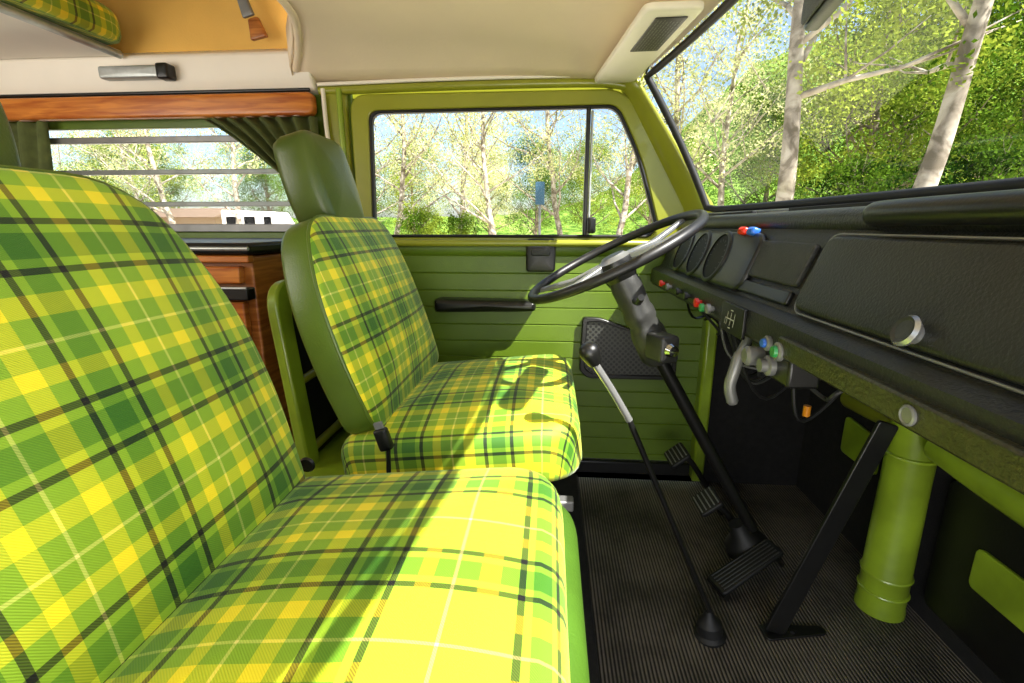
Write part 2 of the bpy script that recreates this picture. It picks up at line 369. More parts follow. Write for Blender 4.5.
while zz>.08:
    prof+= [(1.440,zz+.0025),(1.4432,zz),(1.440,zz-.0025)]; zz-=.052
prof+=[(1.440,.07),(1.462,.065)]
prism('door_panel',prof,'X',-.575,.46,GREEN2,DR,bev=0,label='olive vinyl trim panel with horizontal ribs')
box('sill_cap',-.55,.40,1.415,1.45,.742,.762,GREEN,DR,.008)
box('door_bottom_rail',-.57,.46,1.435,1.46,.02,.062,BLACK,DR)
slab('armrest',rpoly([(-.15,-.018),(.15,-.018),(.15,.012),(-.15,.022)],.012),.065,.016,.004,fr((-.19,1.44,.572),(1,0,.02),(0,-1,0)),[BLACK],parent=DR,label='black padded pull armrest')
slab('latch_plate',rpoly([(-.043,-.048),(.043,-.048),(.043,.048),(-.043,.048)],.012),.02,.006,.003,fr((-.028,1.44,.717),(1,0,0),(0,-1,0)),[BLACK],parent=DR)
slab('latch_lever',rpoly([(-.028,-.012),(.028,-.012),(.028,.012),(-.028,.012)],.008),.01,.003,.001,fr((-.028,1.42,.728),(1,0,0),(0,-1,0)),[DASH2],parent=DR)
box('vent_divider',.092,.104,1.435,1.46,.77,1.118,BLACK,DR,.003)
box('vent_edge',.106,.112,1.44,1.455,.775,1.11,ALU,DR,.002)
slab('vent_catch',rpoly([(-.012,-.02),(.012,-.02),(.012,.025),(-.012,.025)],.008),.03,.006,.002,fr((.115,1.44,.80),(1,0,0),(0,-1,0)),[BLACK],parent=DR)
gp=rpoly([(.10,.535),(.15,.535),(.385,.45),(.385,.345),(.12,.345),(.095,.37)],[.01,.02,.02,.02,.02,.01],5)
gi=[(.25+(p[0]-.25)*.90,.44+(p[1]-.44)*.86) for p in gp]
framemesh('grille_rim',gp,gi,1.422,1.445,BLACK,DR)
prism('grille_mesh',gi,'Y',1.428,1.442,GRILL,DR,bev=0,label='black perforated speaker grille')
surf('window_2',lambda u,v:(-.53+.84*u,1.452,.765+.36*v),1,1,WGLASS,**S)
surf('window_3',lambda u,v:(-1.80+1.11*u,1.474,.78+.31*v),1,1,WGLASS,**S)
box('trim_14',.455,.49,1.40,1.46,.02,.62,GREENP,bev=.008,**S)
LW=thing('louvre_window_frame','aluminium louvred window frame set in the side wall','window frame',(-1.25,1.46,.79))
for z_,t_ in ((.795,.012),(.866,.007),(.960,.007),(1.052,.009)):
    prism('louvre_bar',[(1.446,z_-t_),(1.464,z_-t_),(1.464,z_+t_),(1.446,z_+t_)],'X',-1.775,-.715,GREY,LW,.002)
for z_ in (.870,.964):
    surf('louvre_pane',lambda u,v:(-1.77+1.05*u,1.440+.022*v,z_-.012+.088*v),1,1,LGLASS,LW)
box('side_post',-1.772,-1.755,1.446,1.466,.79,1.08,ALU,LW,.002); box('side_post',-.735,-.715,1.446,1.466,.79,1.08,ALU,LW,.002)
slab('wooden_pelmet',rpoly([(-2.3,-.030),(-.668,-.030),(-.668,.030),(-2.3,.030)],.018),.03,.008,.001,fr((0,1.435,1.134),(1,0,0),(0,-1,0)),[WOOD],label='orange teak pelmet strip above the side window',cat='wood trim')
def curtain(name,fx0,fx1,z0,z1,folds,label):
    def f(u,v):
        x=fx0(v)+(fx1(v)-fx0(v))*u
        return (x,1.420+.015*math.sin(u*folds*2*math.pi+v*1.2),z1+(z0-z1)*v)
    surf(name,f,folds*10,14,CURT,th=.002,label=label,cat='curtain')
curtain('curtain',lambda v:-1.005+.31*v**.85,lambda v:-.665,.86,1.10,7,'dark green curtain gathered beside the window post')
curtain('curtain',lambda v:-1.74,lambda v:-1.49-.05*v,.79,1.10,4,'dark green curtain hanging at the side window')
# ============================================================ CABINET
CB=thing('kitchen_cabinet','teak cabinet with black worktop under the side window','cabinet',(-1.3,1.22,0))
box('body',-1.9,-.66,1.03,1.43,.02,.735,WOOD2,CB)
box('worktop',-1.92,-.645,1.00,1.44,.740,.765,BLACK,CB,.008,label='black worktop with metal edge')
tube('worktop_edge',[(-1.92,.998,.753),(-.645,.998,.753)],.004,ALU,CB)
box('under_rail',-1.9,-.655,1.008,1.03,.722,.738,WOOD,CB,.003)
for x0,x1,z0,z1 in ((-1.12,-.68,.675,.714),(-1.12,-.68,.40,.635),(-1.60,-1.15,.40,.714),(-1.12,-.68,.08,.38)):
    box('drawer',x0,x1,1.010,1.03,z0,z1,WOOD,CB,.004)
box('drawer_rail',-1.12,-.66,.998,1.03,.640,.668,BLACK,CB,.004)
tube('drawer_rail_edge',[(-1.12,.997,.668),(-.66,.997,.668)],.003,ALU,CB)
PT=thing('seat_partition','lime green pressed metal frame behind the seat, dark gaps','partition',(-.50,1.1,.03))
Mp=fr((-.480,1.10,.30),(0,1,0),(1,0,.12))
# frame built in local X/Z then laid into the panel plane
Mq=Mp@Matrix(((1,0,0,0),(0,0,1,0),(0,1,0,0),(0,0,0,1)))
po=rpoly([(-.29,-.27),(.26,-.27),(.26,.40),(-.26,.40)],[.03,.03,.06,.06],6)
pin=rpoly([(-.245,-.225),(.215,-.225),(.215,.355),(-.215,.355)],[.03,.03,.04,.04],6)
framemesh('frame',po,pin,0,.022,GREENP,PT,M=Mq)
slab('recess_panel',rpoly([(-.25,-.23),(.22,-.23),(.22,.36),(-.22,.36)],.03,6),.004,.001,0,Mp,[RUB],parent=PT,label='dark recessed centre')
for dz in (-.10,.06,.20):
    tube('rib',[Mp@Vector((-.24,dz,.012)),Mp@Vector((.22,dz,.012))],.009,GREEN,PT)
box('base_rail',-.56,-.36,.79,1.38,.31,.335,GREENP,PT,.006)
# ============================================================ SEATS
def seat(label,cx,cy,zoff,side_mat,grp,th_deg,bx,pas,thk,b0,rear,uo):
    E=thing('seat',label,'seat',(cx,cy,.036)); E['group']=grp
    th=rad(th_deg)
    box('seat_base',cx-.19,cx+.13,cy-.22,cy+.22,.036,.31+zoff,BLACK,E,.01,label='black metal seat base')
    for s in (-1,1):
        box('seat_rail',cx-.21,cx+.185,cy+s*.235-.012,cy+s*.235+.012,.30+zoff,.32+zoff,GREY,E,.003)
    tilt=rad(6)
    tv=Vector((math.cos(tilt),0,math.sin(tilt))); tn=Vector((-math.sin(tilt),0,math.cos(tilt)))
    Mc=fr((cx,cy,.342+zoff),tv,tn)
    fx=.215 if pas else .205
    o=rpoly([(rear,-.265),(fx,-.258),(fx,.258),(rear,.265)],[.04,.085,.085,.04],8)
    slab('cushion',o,.110,.034,.022,Mc,[side_mat,PLAID],side=0,top=1,parent=E,topring=1,nd=12,power=2.4,label='green and yellow plaid seat cushion',uvo=uo)
    if pas:
        o2=rpoly([(-.20,-.27),(.232,-.265),(.232,.262),(-.20,.265)],[.04,.08,.08,.04],8)
        slab('cushion_base',o2,.075,.03,.0,fr(Vector((cx,cy,.330+zoff)),tv,tn),[LIMEV],parent=E,nd=3,label='lime vinyl cushion base')
    up=Vector((-math.sin(th),0,math.cos(th))); fw=Vector((math.cos(th),0,math.sin(th)))
    hinge=Vector((cx-.215+bx,cy,.43+zoff))-fw*(thk-.007)
    Mb=fr(hinge,(0,1,0),fw)
    tp=.43 if pas else .410
    if pas: o=rpoly([(-.235,b0),(.235,b0),(.266,.14),(.260,.27),(.19,tp),(-.19,tp),(-.260,.27),(-.266,.14)],[.05,.05,.07,.07,.13,.13,.07,.07],7)
    else: o=rpoly([(-.246,b0),(.246,b0),(.266,.15),(.254,.29),(.19,tp),(-.19,tp),(-.254,.29),(-.266,.15)],[.04,.04,.07,.07,.09,.09,.07,.07],7)
    slab('backrest',o,thk,.012,.026,Mb,[VINYL,PLAID],side=0,top=1,parent=E,topring=2,nd=14,power=2.2,eb=.012,label='plaid backrest with olive vinyl shell',uvo=(.05,.03))
    oo=o if area2(o)>0 else o[::-1]; nr=normals2(oo); lp=[Mb@Vector((p[0]-n.x*.001,p[1]-n.y*.001,thk-.009)) for p,n in zip(oo,nr)]
    clean=[lp[0]]
    for p in lp[1:]:
        if (p-clean[-1]).length>.003: clean.append(p)
    ringtube('backrest_piping',clean,.0032,VINYL,E,seg=8)
    hb=Mb@Vector((0,tp-.018,.030))-fw*(.030 if pas else .022)
    t2=rad(15); up2=Vector((-math.sin(t2),0,math.cos(t2))); fw2=Vector((math.cos(t2),0,math.sin(t2)))
    Mh=fr(hb+up2*.002-fw2*.026,(0,1,0),fw2)
    o=rpoly([(-.084,.0),(.084,.0),(.102,.08),(.088,.190),(-.088,.190),(-.102,.08)],[.03,.03,.06,.04,.04,.06],7)
    slab('headrest',o,.082,.020,.008,Mh,[VINYL_D],parent=E,nd=8,eb=.022,label='olive vinyl headrest')
    for s in (-.05,.05):
        tube('headrest_post',[hb+Vector((0,s,-.06)),hb+Vector((0,s,.04))],.006,CHROME,E)
    if pas:
        lathe('recline_knob',[(.0,0),(.010,0),(.012,.004),(.010,.007),(.0,.008)],fr((cx-.225+bx,cy+.262,.44+zoff),(1,0,0),(0,1,0)),BLACK,E)
    return E
seat('plaid passenger seat with lime vinyl base and olive backrest shell',-.185,.36,.015,PLAID,'front cab seats',19,.055,True,.075,-.03,-.20,(.02,.045))
seat('plaid driver seat behind the steering wheel, olive headrest',-.135,1.02,.0,PLAID,'front cab seats',18,.052,False,.068,.01,-.235,(.0,.02))
BB=thing('belt_buckle','black seat belt buckle with metal tongue beside the seat','buckle',(-.27,.745,.036))
slab('buckle_body',rpoly([(-.012,-.020),(.012,-.020),(.012,.020),(-.012,.020)],.006),.014,.005,.001,fr((-.275,.737,.450),(1,0,.3),(0,-1,0)),[BLACK],parent=BB)
slab('tongue',rpoly([(-.008,-.007),(.008,-.007),(.008,.007),(-.008,.007)],.003),.004,.001,0,fr((-.282,.733,.474),(1,0,.3),(0,-1,0)),[GREY],parent=BB)
tube('stalk',[(-.272,.742,.432),(-.27,.72,.30),(-.27,.71,.036)],.004,BLACK,BB)
# ============================================================ STEERING WHEEL
SW=thing('steering_wheel','black thin-rimmed steering wheel with silver spokes','steering wheel',(.130,1.03,.742))
tz=rad(27); wx=Vector((math.cos(tz),0,math.sin(tz))); wn=Vector((-math.sin(tz),-.035,math.cos(tz))).normalized()
WC=(.130,1.03,.738)
Mw=fr(WC,wx,wn)
ringtube('rim',[Mw@Vector((.188*math.cos(a),.188*math.sin(a),0)) for a in [2*math.pi*k/64 for k in range(64)]],.0098,RIMM,SW,seg=14)
lathe('hub',[(0,-.055),(.030,-.055),(.036,-.035),(.040,-.018),(.038,-.006),(.026,.000),(.024,.003),(0,.004)],Mw,[BLACK,SILVER],SW,mi=[0,0,0,0,1,1,0,0])
for a0 in (200,160,340,20):
    a=rad(a0); d=Vector((math.cos(a),math.sin(a),0)); pr=Vector((-d.y,d.x,0))
    V=[]
    for s,w,h,t_ in ((.03,.011,-.004,.014),(.10,.0095,-.010,.012),(.184,.009,.000,.009)):
        for sg in (-1,1):
            for hh in (0,-t_): V.append(Mw@(d*s+pr*w*sg+Vector((0,0,h+hh))))
    F=[]
    for i in range(2):
        b=i*4; F+=[(b,b+2,b+6,b+4),(b+1,b+5,b+7,b+3),(b,b+4,b+5,b+1),(b+2,b+3,b+7,b+6)]
    F+=[(0,1,3,2),(8,10,11,9)]
    o=mk('spoke',V,F,SILVER,SW,label='silver spoke')
    mm=o.modifiers.new('bevel','BEVEL'); mm.width=.003; mm.segments=2
SCN=thing('steering_column','dark grey steering column with ignition switch and stalks','steering column',(.2,1.03,.55))
ax=Vector((math.sin(tz),0,-math.cos(tz))); P0=Vector(WC)
lathe('column_shroud',[(0,.05),(.030,.05),(.033,.07),(.031,.12),(.034,.13),(.034,.145),(.030,.155),(.034,.17),(.037,.18),(.037,.235),(.028,.25),(0,.25)],fr(P0,(0,1,0),ax),COLM,SCN)
tube('column_tube',[P0+ax*.24,Vector((.49,1.05,.10))],.014,BLACK,SCN)
slab('ignition_housing',rpoly([(-.028,-.022),(.028,-.022),(.028,.022),(-.028,.022)],.010),.058,.008,.003,fr(P0+ax*.20+Vector((0,-.03,0)),(0,0,1),(.4,-1,0)),[COLM],parent=SCN)
lathe('ignition_lock',[(0,0),(.013,0),(.015,.004),(.011,.014),(.004,.016),(0,.016)],fr(P0+ax*.20+Vector((.02,-.083,0)),(0,0,1),(.4,-1,0)),CHROME,SCN)
tube('turn_stalk',smooth_path([P0+ax*.09+Vector((0,.03,0)),P0+ax*.08+Vector((-.02,.12,-.005)),P0+ax*.06+Vector((-.03,.20,0))]),.006,BLACK,SCN)
tube('wiper_stalk',smooth_path([P0+ax*.10+Vector((0,-.03,0)),P0+ax*.09+Vector((.0,-.10,0)),P0+ax*.075+Vector((0,-.16,.005))]),.006,BLACK,SCN)
lathe('floor_boot',[(0,0),(.05,0),(.045,.02),(.025,.04),(.018,.07),(0,.07)],fr((.485,1.05,.05),(0,1,0),-ax),RUB,SCN)
# ============================================================ DASHBOARD
DB=thing('dashboard','black grained vinyl dashboard below the windshield','dashboard',(.36,.65,.60))
Y0,Y1=-.12,1.415; ny=24
ZL=.640
def dprof(Y):
    wb=WB(Y)
    return [(wb-.004,ZL),(wb-.004,.822),(wb-.02,.828),(.405,.825),(.385,.822),(.372,.812),(.366,.798),(.358,.788),(.352,.782),(.318,.696),(.312,.690),(.300,.686),(.292,.681),(.290,.665),(.290,ZL+.006),(.294,ZL)]
V=[];F=[]
for i in range(ny+1):
    Y=Y0+(Y1-Y0)*i/ny
    V+=[(x,Y,z) for x,z in dprof(Y)]
n=16
for i in range(ny):
    for k in range(n): F.append((i*n+k,(i+1)*n+k,(i+1)*n+(k+1)%n,i*n+(k+1)%n))
F.append(tuple(range(n))); F.append(tuple(ny*n+k for k in range(n-1,-1,-1)))
mk('dash_body',V,F,DASH,DB,sharp=25)
fn=Vector((-.935,0,.353)); fu=Vector((.353,0,.935))
def Mf(Y,z,off=0):
    x=.318+(z-.692)*(.034/.09); return fr(Vector((x,Y,z))+fn*off,(0,-1,0),fn)
tube('pad_roll',smooth_path([(.378,Y0,.806),(.378,.4,.806),(.378,.9,.806),(.372,1.39,.806)]),.018,DASH,DB,seg=14)
for k in range(3):
    y_=.25+k*.42
    box('demister_slot',.425,.435,y_,y_+.26,.826,.832,RUB,DB,.001)
# flat instrument pod with three sunken dials (pod face raised, dials let into it)
cl=rpoly([(-.235,-.050),(.255,-.050),(.255,.052),(-.235,.052)],.03,6)
slab('instrument_cluster',cl,.012,.006,0,Mf(1.07,.738),[BLACK],parent=DB)
for k,(yy,r) in enumerate(((1.22,.047),(1.10,.047),(.98,.047))):
    lathe('gauge',[(r+.006,0),(r+.005,.002),(r+.002,.0035),(r-.002,.0035),(r-.004,.0012),(0,.0010)],Mf(yy,.738,.0120),[BLACK,COLM,DIALG],DB,mi=[0,0,1,2,2,2],seg=40,label='round gauge sunk in a black well')
    Vt=[];Ft=[]; M_=Mf(yy,.738,.0134)
    for j in range(13):
        a=rad(220-j*260/12); d=Vector((math.cos(a),math.sin(a),0)); p=Vector((-d.y,d.x,0)); b=len(Vt)
        Vt+=[M_@(d*(r*.66)+p*.0004),M_@(d*(r*.75)+p*.0004),M_@(d*(r*.75)-p*.0004),M_@(d*(r*.66)-p*.0004)]; Ft.append((b,b+1,b+2,b+3))
    mk('gauge_marks',Vt,Ft,GREY,DB,smooth=False)
slab('radio_blank',rpoly([(-.085,-.030),(.085,-.030),(.085,.030),(-.085,.030)],.008),.008,.003,0,Mf(.745,.748),[DASH2],parent=DB,label='blank black radio plate')
slab('ashtray',rpoly([(-.085,-.010),(.085,-.010),(.085,.010),(-.085,.010)],.006),.008,.003,0,Mf(.745,.704),[BLACK],parent=DB)
GL=slab('glovebox_lid',rpoly([(-.25,-.048),(.25,-.048),(.25,.048),(-.25,.048)],.018),.012,.005,.002,Mf(.385,.740),[DASH],parent=DB,label='black pebbled glovebox lid')
gk=Mf(.425,.706,.012)
lathe('glovebox_knob',[(0,0),(.009,0),(.009,.005),(.0135,.007),(.0145,.010),(.012,.013),(.010,.0125),(.009,.0115),(0,.0115)],gk,[SHAFT,COLM],DB,mi=[0,0,0,0,0,1,1,1,1],label='chrome round glovebox knob')
loopg=[Mf(.385,.740,.006)@Vector((p[0],p[1],0)) for p in rpoly([(-.254,-.052),(.254,-.052),(.254,.052),(-.254,.052)],.02,6)]
ringtube('glovebox_trim',loopg,.0015,GREY,DB,seg=6)
prism('lower_band',[(.284,.644),(.282,.646),(.282,.667),(.284,.669),(.292,.669),(.295,.644)],'Y',Y0,.60,OLIVEP,DB,.0008,label='textured dark olive lower band')
Mv=lambda Y,z,x=.290: fr((x,Y,z),(0,-1,0),(-1,0,0))
def knob(name,Y,z,r,mat,l=.014,x=.290):
    lathe(name,[(0,0),(r*.55,0),(r*.55,l*.45),(r,l*.5),(r,l*.9),(r*.8,l),(0,l)],Mv(Y,z,x),mat,DB,seg=20)
knob('switch_knob',1.24,.660,.008,RED); knob('switch_knob',1.17,.660,.008,GREY); knob('switch_knob',1.08,.660,.008,BLACK); knob('switch_knob',1.01,.660,.008,BLACK)
knob('switch_knob',.935,.658,.009,RED); knob('switch_knob',.900,.654,.008,GRN); knob('switch_knob',.865,.658,.009,GREY)
slab('shift_plate',rpoly([(-.046,-.023),(.046,-.023),(.046,.023),(-.046,.023)],.004),.005,.001,0,Mv(.765,.658),[BLACK],parent=DB)
Vt=[];Ft=[];M_=Mv(.765,.658,.2835)
def seg2(a,b,w=.0008):
    a=Vector((a[0]*1.2+a[1]*.25,a[1]*.9,0));b=Vector((b[0]*1.2+b[1]*.25,b[1]*.9,0));d=(b-a).normalized();p=Vector((-d.y,d.x,0))*w;k=len(Vt)
    Vt.extend([M_@(a+p),M_@(b+p),M_@(b-p),M_@(a-p)]);Ft.append((k,k+1,k+2,k+3))
for x_ in (-.012,0,.012):
    seg2((x_,-.012),(x_,.012))
seg2((-.018,0),(.012,0)); seg2((-.018,0),(-.018,-.012)); seg2((-.004,.016),(.004,.016)); seg2((-.004,-.016),(.004,-.016))
mk('shift_pattern',Vt,Ft,INK,DB,smooth=False,label='white gear shift pattern lines')
def ringknob(Y,z,r,mat,x=.290):
    lathe('rotary_switch',[(0,0),(r,0),(r,.004),(r*.8,.006),(r*.62,.006),(r*.55,.010),(0,.010)],Mv(Y,z,x),[GREY,GREY,mat],DB,mi=[1,1,1,1,2,2],seg=24)
ringknob(.640,.650,.010,BLUE); ringknob(.595,.650,.012,GRN,.284)
lathe('lock_button',[(0,0),(.0085,0),(.0085,.002),(.007,.003),(.006,.002),(0,.002)],Mv(.375,.656,.2822),[GREY],DB,seg=24)
lathe('lighter',[(0,0),(.013,0),(.014,.02),(.010,.024),(0,.024)],Mv(.68,.622,.30),GREY,DB)
lathe('under_dash_switch',[(0,0),(.014,0),(.014,.012),(.009,.014),(.009,.022),(0,.022)],Mv(.645,.618,.305),GREY,DB)
box('switch_bracket',.30,.34,.60,.72,.600,.638,BLACK,DB,.004)
for yy,m_ in ((.905,RED),(.865,BLUE)):
    slab('heater_lever_knob',rpoly([(-.013,-.007),(.013,-.007),(.013,.007),(-.013,.007)],.006),.016,.005,.002,Mf(yy,.787,.004),[m_],parent=DB)
tube('windshield_strip',[(WB(Y)-.012,Y,.832) for Y in [0+1.36*k/20 for k in range(21)]],.003,ALU,DB,seg=8)
GH=thing('grab_handle','thick black padded grab handle on the dashboard','handle',(.36,.36,.80))
tube('grip',smooth_path([(.385,.60,.806),(.366,.585,.812),(.358,.55,.814),(.356,.30,.814),(.360,.14,.812),(.385,.11,.806)]),.0135,BLACK,GH,seg=16)
HB=thing('handbrake','grey pistol-grip handbrake lever below the dashboard','handbrake',(.31,.76,.58))
tube('handle',smooth_path([(.32,.77,.635),(.305,.765,.605),(.296,.76,.575),(.292,.76,.548),(.300,.76,.520)]),[.007]*9+[.009]*12+[.009]*11+[.007],GREY,HB,seg=12)
tube('rod',[(.31,.77,.60),(.50,.77,.56)],.008,BLACK,HB)
# ============================================================ GEAR LEVER
GV=thing('gear_lever','long gear lever, chrome upper shaft, black knob and boot','gear lever',(.33,.827,.0))
A=Vector((.072,.745,.590)); C_=Vector((.332,.828,.05)); B_=A.lerp(C_,.21)+Vector((.010,0,.008))
tube('upper_shaft',smooth_path([A,A.lerp(B_,.5)+Vector((.001,0,.001)),B_]),.0062,SHAFT,GV)
tube('lower_shaft',smooth_path([B_-(C_-B_).normalized()*.004,B_.lerp(C_,.5),C_]),.0052,BLACK,GV)
lathe('knob',[(0,-.020),(.010,-.020),(.013,-.012),(.0165,0),(.0165,.008),(.012,.015),(.006,.018),(0,.018)],fr((.066,.743,.604),(0,1,0),(-.4,-.1,.85)),BLACK,GV)
lathe('boot',[(0,0),(.030,0),(.031,.006),(.025,.012),(.024,.024),(.024,.032),(.017,.040),(.010,.050),(.007,.06),(0,.06)],fr((.333,.828,.001),(1,0,0),(-.12,0,1)),RUB,GV)
# ============================================================ PEDALS
def pedal(name,label,c,w,h,tilt,arm_to):
    E=thing(name,label,'pedal',(c[0],c[1],0.0))
    n=Vector((-math.cos(tilt),-.25,math.sin(tilt)))
    M=fr(c,(0,-1,0),n)
    slab('pad',rpoly([(-w,-h),(w,-h),(w,h),(-w,h)],.01),.012,.004,.001,M,[RUB],parent=E)
    for k in range(5):
        y=-h*.75+k*h*1.5/4; V,F=tube_geo([M@Vector((-w*.8,y,.0135)),M@Vector((w*.8,y,.0135))],.0018,6); mk('tread',V,F,GREY,E)
    tube('arm',smooth_path([M@Vector((0,0,0)),Vector(c)+Vector((.04,0,-.02)),Vector(arm_to)]),.008,BLACK,E)
pedal('brake_pedal','black rubber brake pedal on a curved arm',(.395,1.08,.145),.032,.030,rad(50),(.52,1.10,.005))
pedal('clutch_pedal','black rubber clutch pedal on a curved arm',(.36,1.24,.185),.032,.030,rad(50),(.50,1.26,.005))
E=thing('accelerator_pedal','long ribbed black accelerator pedal hinged on the floor','pedal',(.45,.98,0))
Ma=fr((.455,.975,.05),(.86,.30,.32),(-.42,-.15,.89))
slab('pad',rpoly([(-.085,-.030),(.085,-.026),(.085,.026),(-.085,.030)],.01),.010,.004,.001,Ma,[RUB],parent=E)
for k in range(6):
    y=-.021+k*.0084; V,F=tube_geo([Ma@Vector((-.075,y,.011)),Ma@Vector((.075,y,.011))],.0016,6); mk('tread',V,F,COLM,E)
tube('hinge',[Ma@Vector((-.08,-.03,-.004)),Ma@Vector((-.08,.03,-.004))],.008,BLACK,E)
tube('link_rod',[Ma@Vector((.07,0,0)),(.56,1.03,.02)],.006,BLACK,E)
# ============================================================ STRUT, POST
ST=thing('steel_strut','flat black diagonal steel strut bolted to the floor','strut',(.46,.83,0))
d=(Vector((.60,.87,.46))-Vector((.462,.845,.012))).normalized()
slab('bar',rpoly([(-.0,-.02),(.475,-.018),(.475,.018),(.0,.02)],.006),.008,.002,0,fr((.462,.845,.008),d,(0,-1,0)),[BLACK],parent=ST)
slab('foot_plate',rpoly([(-.03,-.02),(.10,-.010),(.10,.010),(-.03,.02)],.01),.005,.002,0,fr((.47,.845,.001),(1,.12,0),(0,0,1)),[BLACK],parent=ST)
tube('bolt',[(.50,.845,.004),(.50,.845,.012)],.006,BLACK,ST,seg=6)
PO=thing('floor_post','lime green painted tubular post welded to the floor','post',(.715,.94,0))
PY=.935; PX=.722
lathe('tube_body',[(0,.0),(.045,.0),(.045,.012),(.043,.02),(.043,.08),(.045,.085),(.045,.095),(.043,.10),(.041,.30),(.041,.44),(0,.44)],fr((PX,PY,0),(1,0,0),(.0,0,1)),GREENP,PO,seg=32)
for z_ in (.05,.09,.36):
    ringtube('ring',[Vector((PX+.043*math.cos(a),PY+.043*math.sin(a),z_)) for a in [2*math.pi*k/32 for k in range(32)]],.0035,GREENP,PO,seg=8)
box('wall_nose',.79,.81,-.25,1.47,-.04,.83,CARPET,bev=0,**S)
box('wall_kick',.49,.80,1.44,1.46,-.04,.60,CARPET,bev=0,**S)
CBM=thing('cross_tube','lime green painted cross member in the footwell','beam',(.72,.6,.42))
tube('beam',smooth_path([(.715,.86,.41),(.71,.70,.40),(.705,.30,.385),(.70,-.1,.38)]),.030,GREENP,CBM,seg=18)
tube('beam_end',smooth_path([(.73,.99,.42),(.74,1.04,.40),(.76,1.2,.38)]),.026,GREEN,CBM,seg=18)
FP=thing('nose_panel','black footwell panel with lime green recess','panel',(.77,.62,.2))
slab('panel',rpoly([(-.35,-.14),(.35,-.14),(.35,.14),(-.35,.14)],.02),.01,.004,0,fr((.785,.55,.19),(0,-1,0),(-1,0,0)),[BLACK],parent=FP)
slab('recess',rpoly([(-.11,-.035),(.11,-.035),(.11,.045),(-.11,.045)],.015),.008,.003,0,fr((.775,.70,.20),(0,-1,0),(-1,0,0)),[GREENP],parent=FP)
slab('green_panel',rpoly([(-.07,-.05),(.07,-.05),(.07,.04),(-.07,.05)],.015),.008,.003,0,fr((.785,1.17,.27),(0,-1,0),(-1,0,0)),[GREENP],parent=FP)
WR=thing('wiring_loom','bundle of black wires hanging under the dashboard','wires',(.4,1.0,.5))
random.seed(5)
for k in range(14):
    y0=.80+random.random()*.5; y1=y0+random.uniform(-.08,.12)
    tube('wire',smooth_path([(.33+random.random()*.05,y0,.638),(.36+random.random()*.08,(y0+y1)/2,.52+random.random()*.08),(.45,y1,.45+random.random()*.14),(.60,y1+.05,.60)]),.0035,[BLACK,RUB,DASH2,COLM][k%4],WR,seg=6)
V,F=tube_geo([(.52,.95,.45),(.52,.95,.428)],.007,10); mk('fuse_cap',V,F,ORANGE,WR,label='small orange connector')
# ============================================================ VISOR, MIRROR
VS=thing('sun_visor','off-white sun visor folded up with black printed label','sun visor',(.19,1.2,1.19))
Mvz=fr((.185,1.19,1.182),(.12,-1,0),(0.05,0,-1))
slab('board',rpoly([(-.22,-.055),(.22,-.055),(.22,.055),(-.22,.055)],.02),.014,.006,.001,Mvz,[WHITE],parent=VS)
slab('warning_label',rpoly([(.02,-.034),(.19,-.034),(.19,.026),(.02,.026)],.004),.0015,.0005,0,fr(Mvz@Vector((.0,0,.0146)),Mvz.to_3x3()@Vector((1,0,0)),Mvz.to_3x3()@Vector((0,0,1))),[BLACK],parent=VS,label='black warning label with rows of fine print')
Vt=[];Ft=[]; random.seed(3)
for r_ in range(8):
    yv=-.028+r_*.0065; x_=.028
    while x_<.176:
        w_=random.uniform(.004,.014); k=len(Vt)
        for (px,py) in ((x_,yv),(x_+w_,yv),(x_+w_,yv+.0018),(x_,yv+.0018)): Vt.append(Mvz@Vector((px,py,.0168)))
        Ft.append((k,k+1,k+2,k+3)); x_+=w_+.003
mk('label_print',Vt,Ft,GREY,VS,smooth=False)
tube('visor_rod',[(.235,1.42,1.178),(.21,1.0,1.182)],.005,CHROME,VS)
RM=thing('rear_view_mirror','black framed rear view mirror hanging from the header','mirror',(.33,.68,1.08))
slab('housing',rpoly([(-.13,-.03),(.13,-.03),(.13,.03),(-.13,.03)],.025),.018,.006,.001,fr((.345,.685,1.090),(0,-1,-.08),(-1,.25,0)),[BLACK],parent=RM)
slab('mirror_glass',rpoly([(-.12,-.023),(.12,-.023),(.12,.023),(-.12,.023)],.02),.003,.001,0,fr((.326,.69,1.090),(0,-1,-.08),(-1,.25,0)),[DASH2],parent=RM)
tube('arm',smooth_path([(.35,.64,1.10),(.36,.64,1.14),(.345,.64,1.19)]),.006,BLACK,RM)
# ============================================================ BUNK
BK=thing('roof_bunk','white bunk board edge with aluminium rail in the raised roof','bunk',(-1.6,.7,1.27))
box('board',-2.3,-1.20,-.18,1.40,1.262,1.276,WHITE,BK,.004)
tube('edge_rail',[(-1.20,-.18,1.262),(-1.20,1.39,1.262)],.010,ALU,BK)
slab('bracket',rpoly([(-.09,-.016),(.09,-.016),(.09,.016),(-.09,.016)],.008),.03,.006,.001,fr((-1.17,1.402,1.215),(1,0,0),(0,-1,.0)),[ALU],parent=BK)
slab('bracket_end',rpoly([(-.018,-.020),(.018,-.020),(.018,.020),(-.018,.020)],.008),.034,.006,.001,fr((-1.07,1.402,1.215),(1,0,0),(0,-1,.0)),[BLACK],parent=BK)
slab('bunk_mattress',rpoly([(-.52,-.77),(.52,-.77),(.52,.77),(-.52,.77)],.06,6),.09,.04,.01,fr((-1.67,.61,1.277),(1,0,0),(0,0,1)),[PLAID2],label='plaid mattress edge lying on the bunk board',cat='mattress')
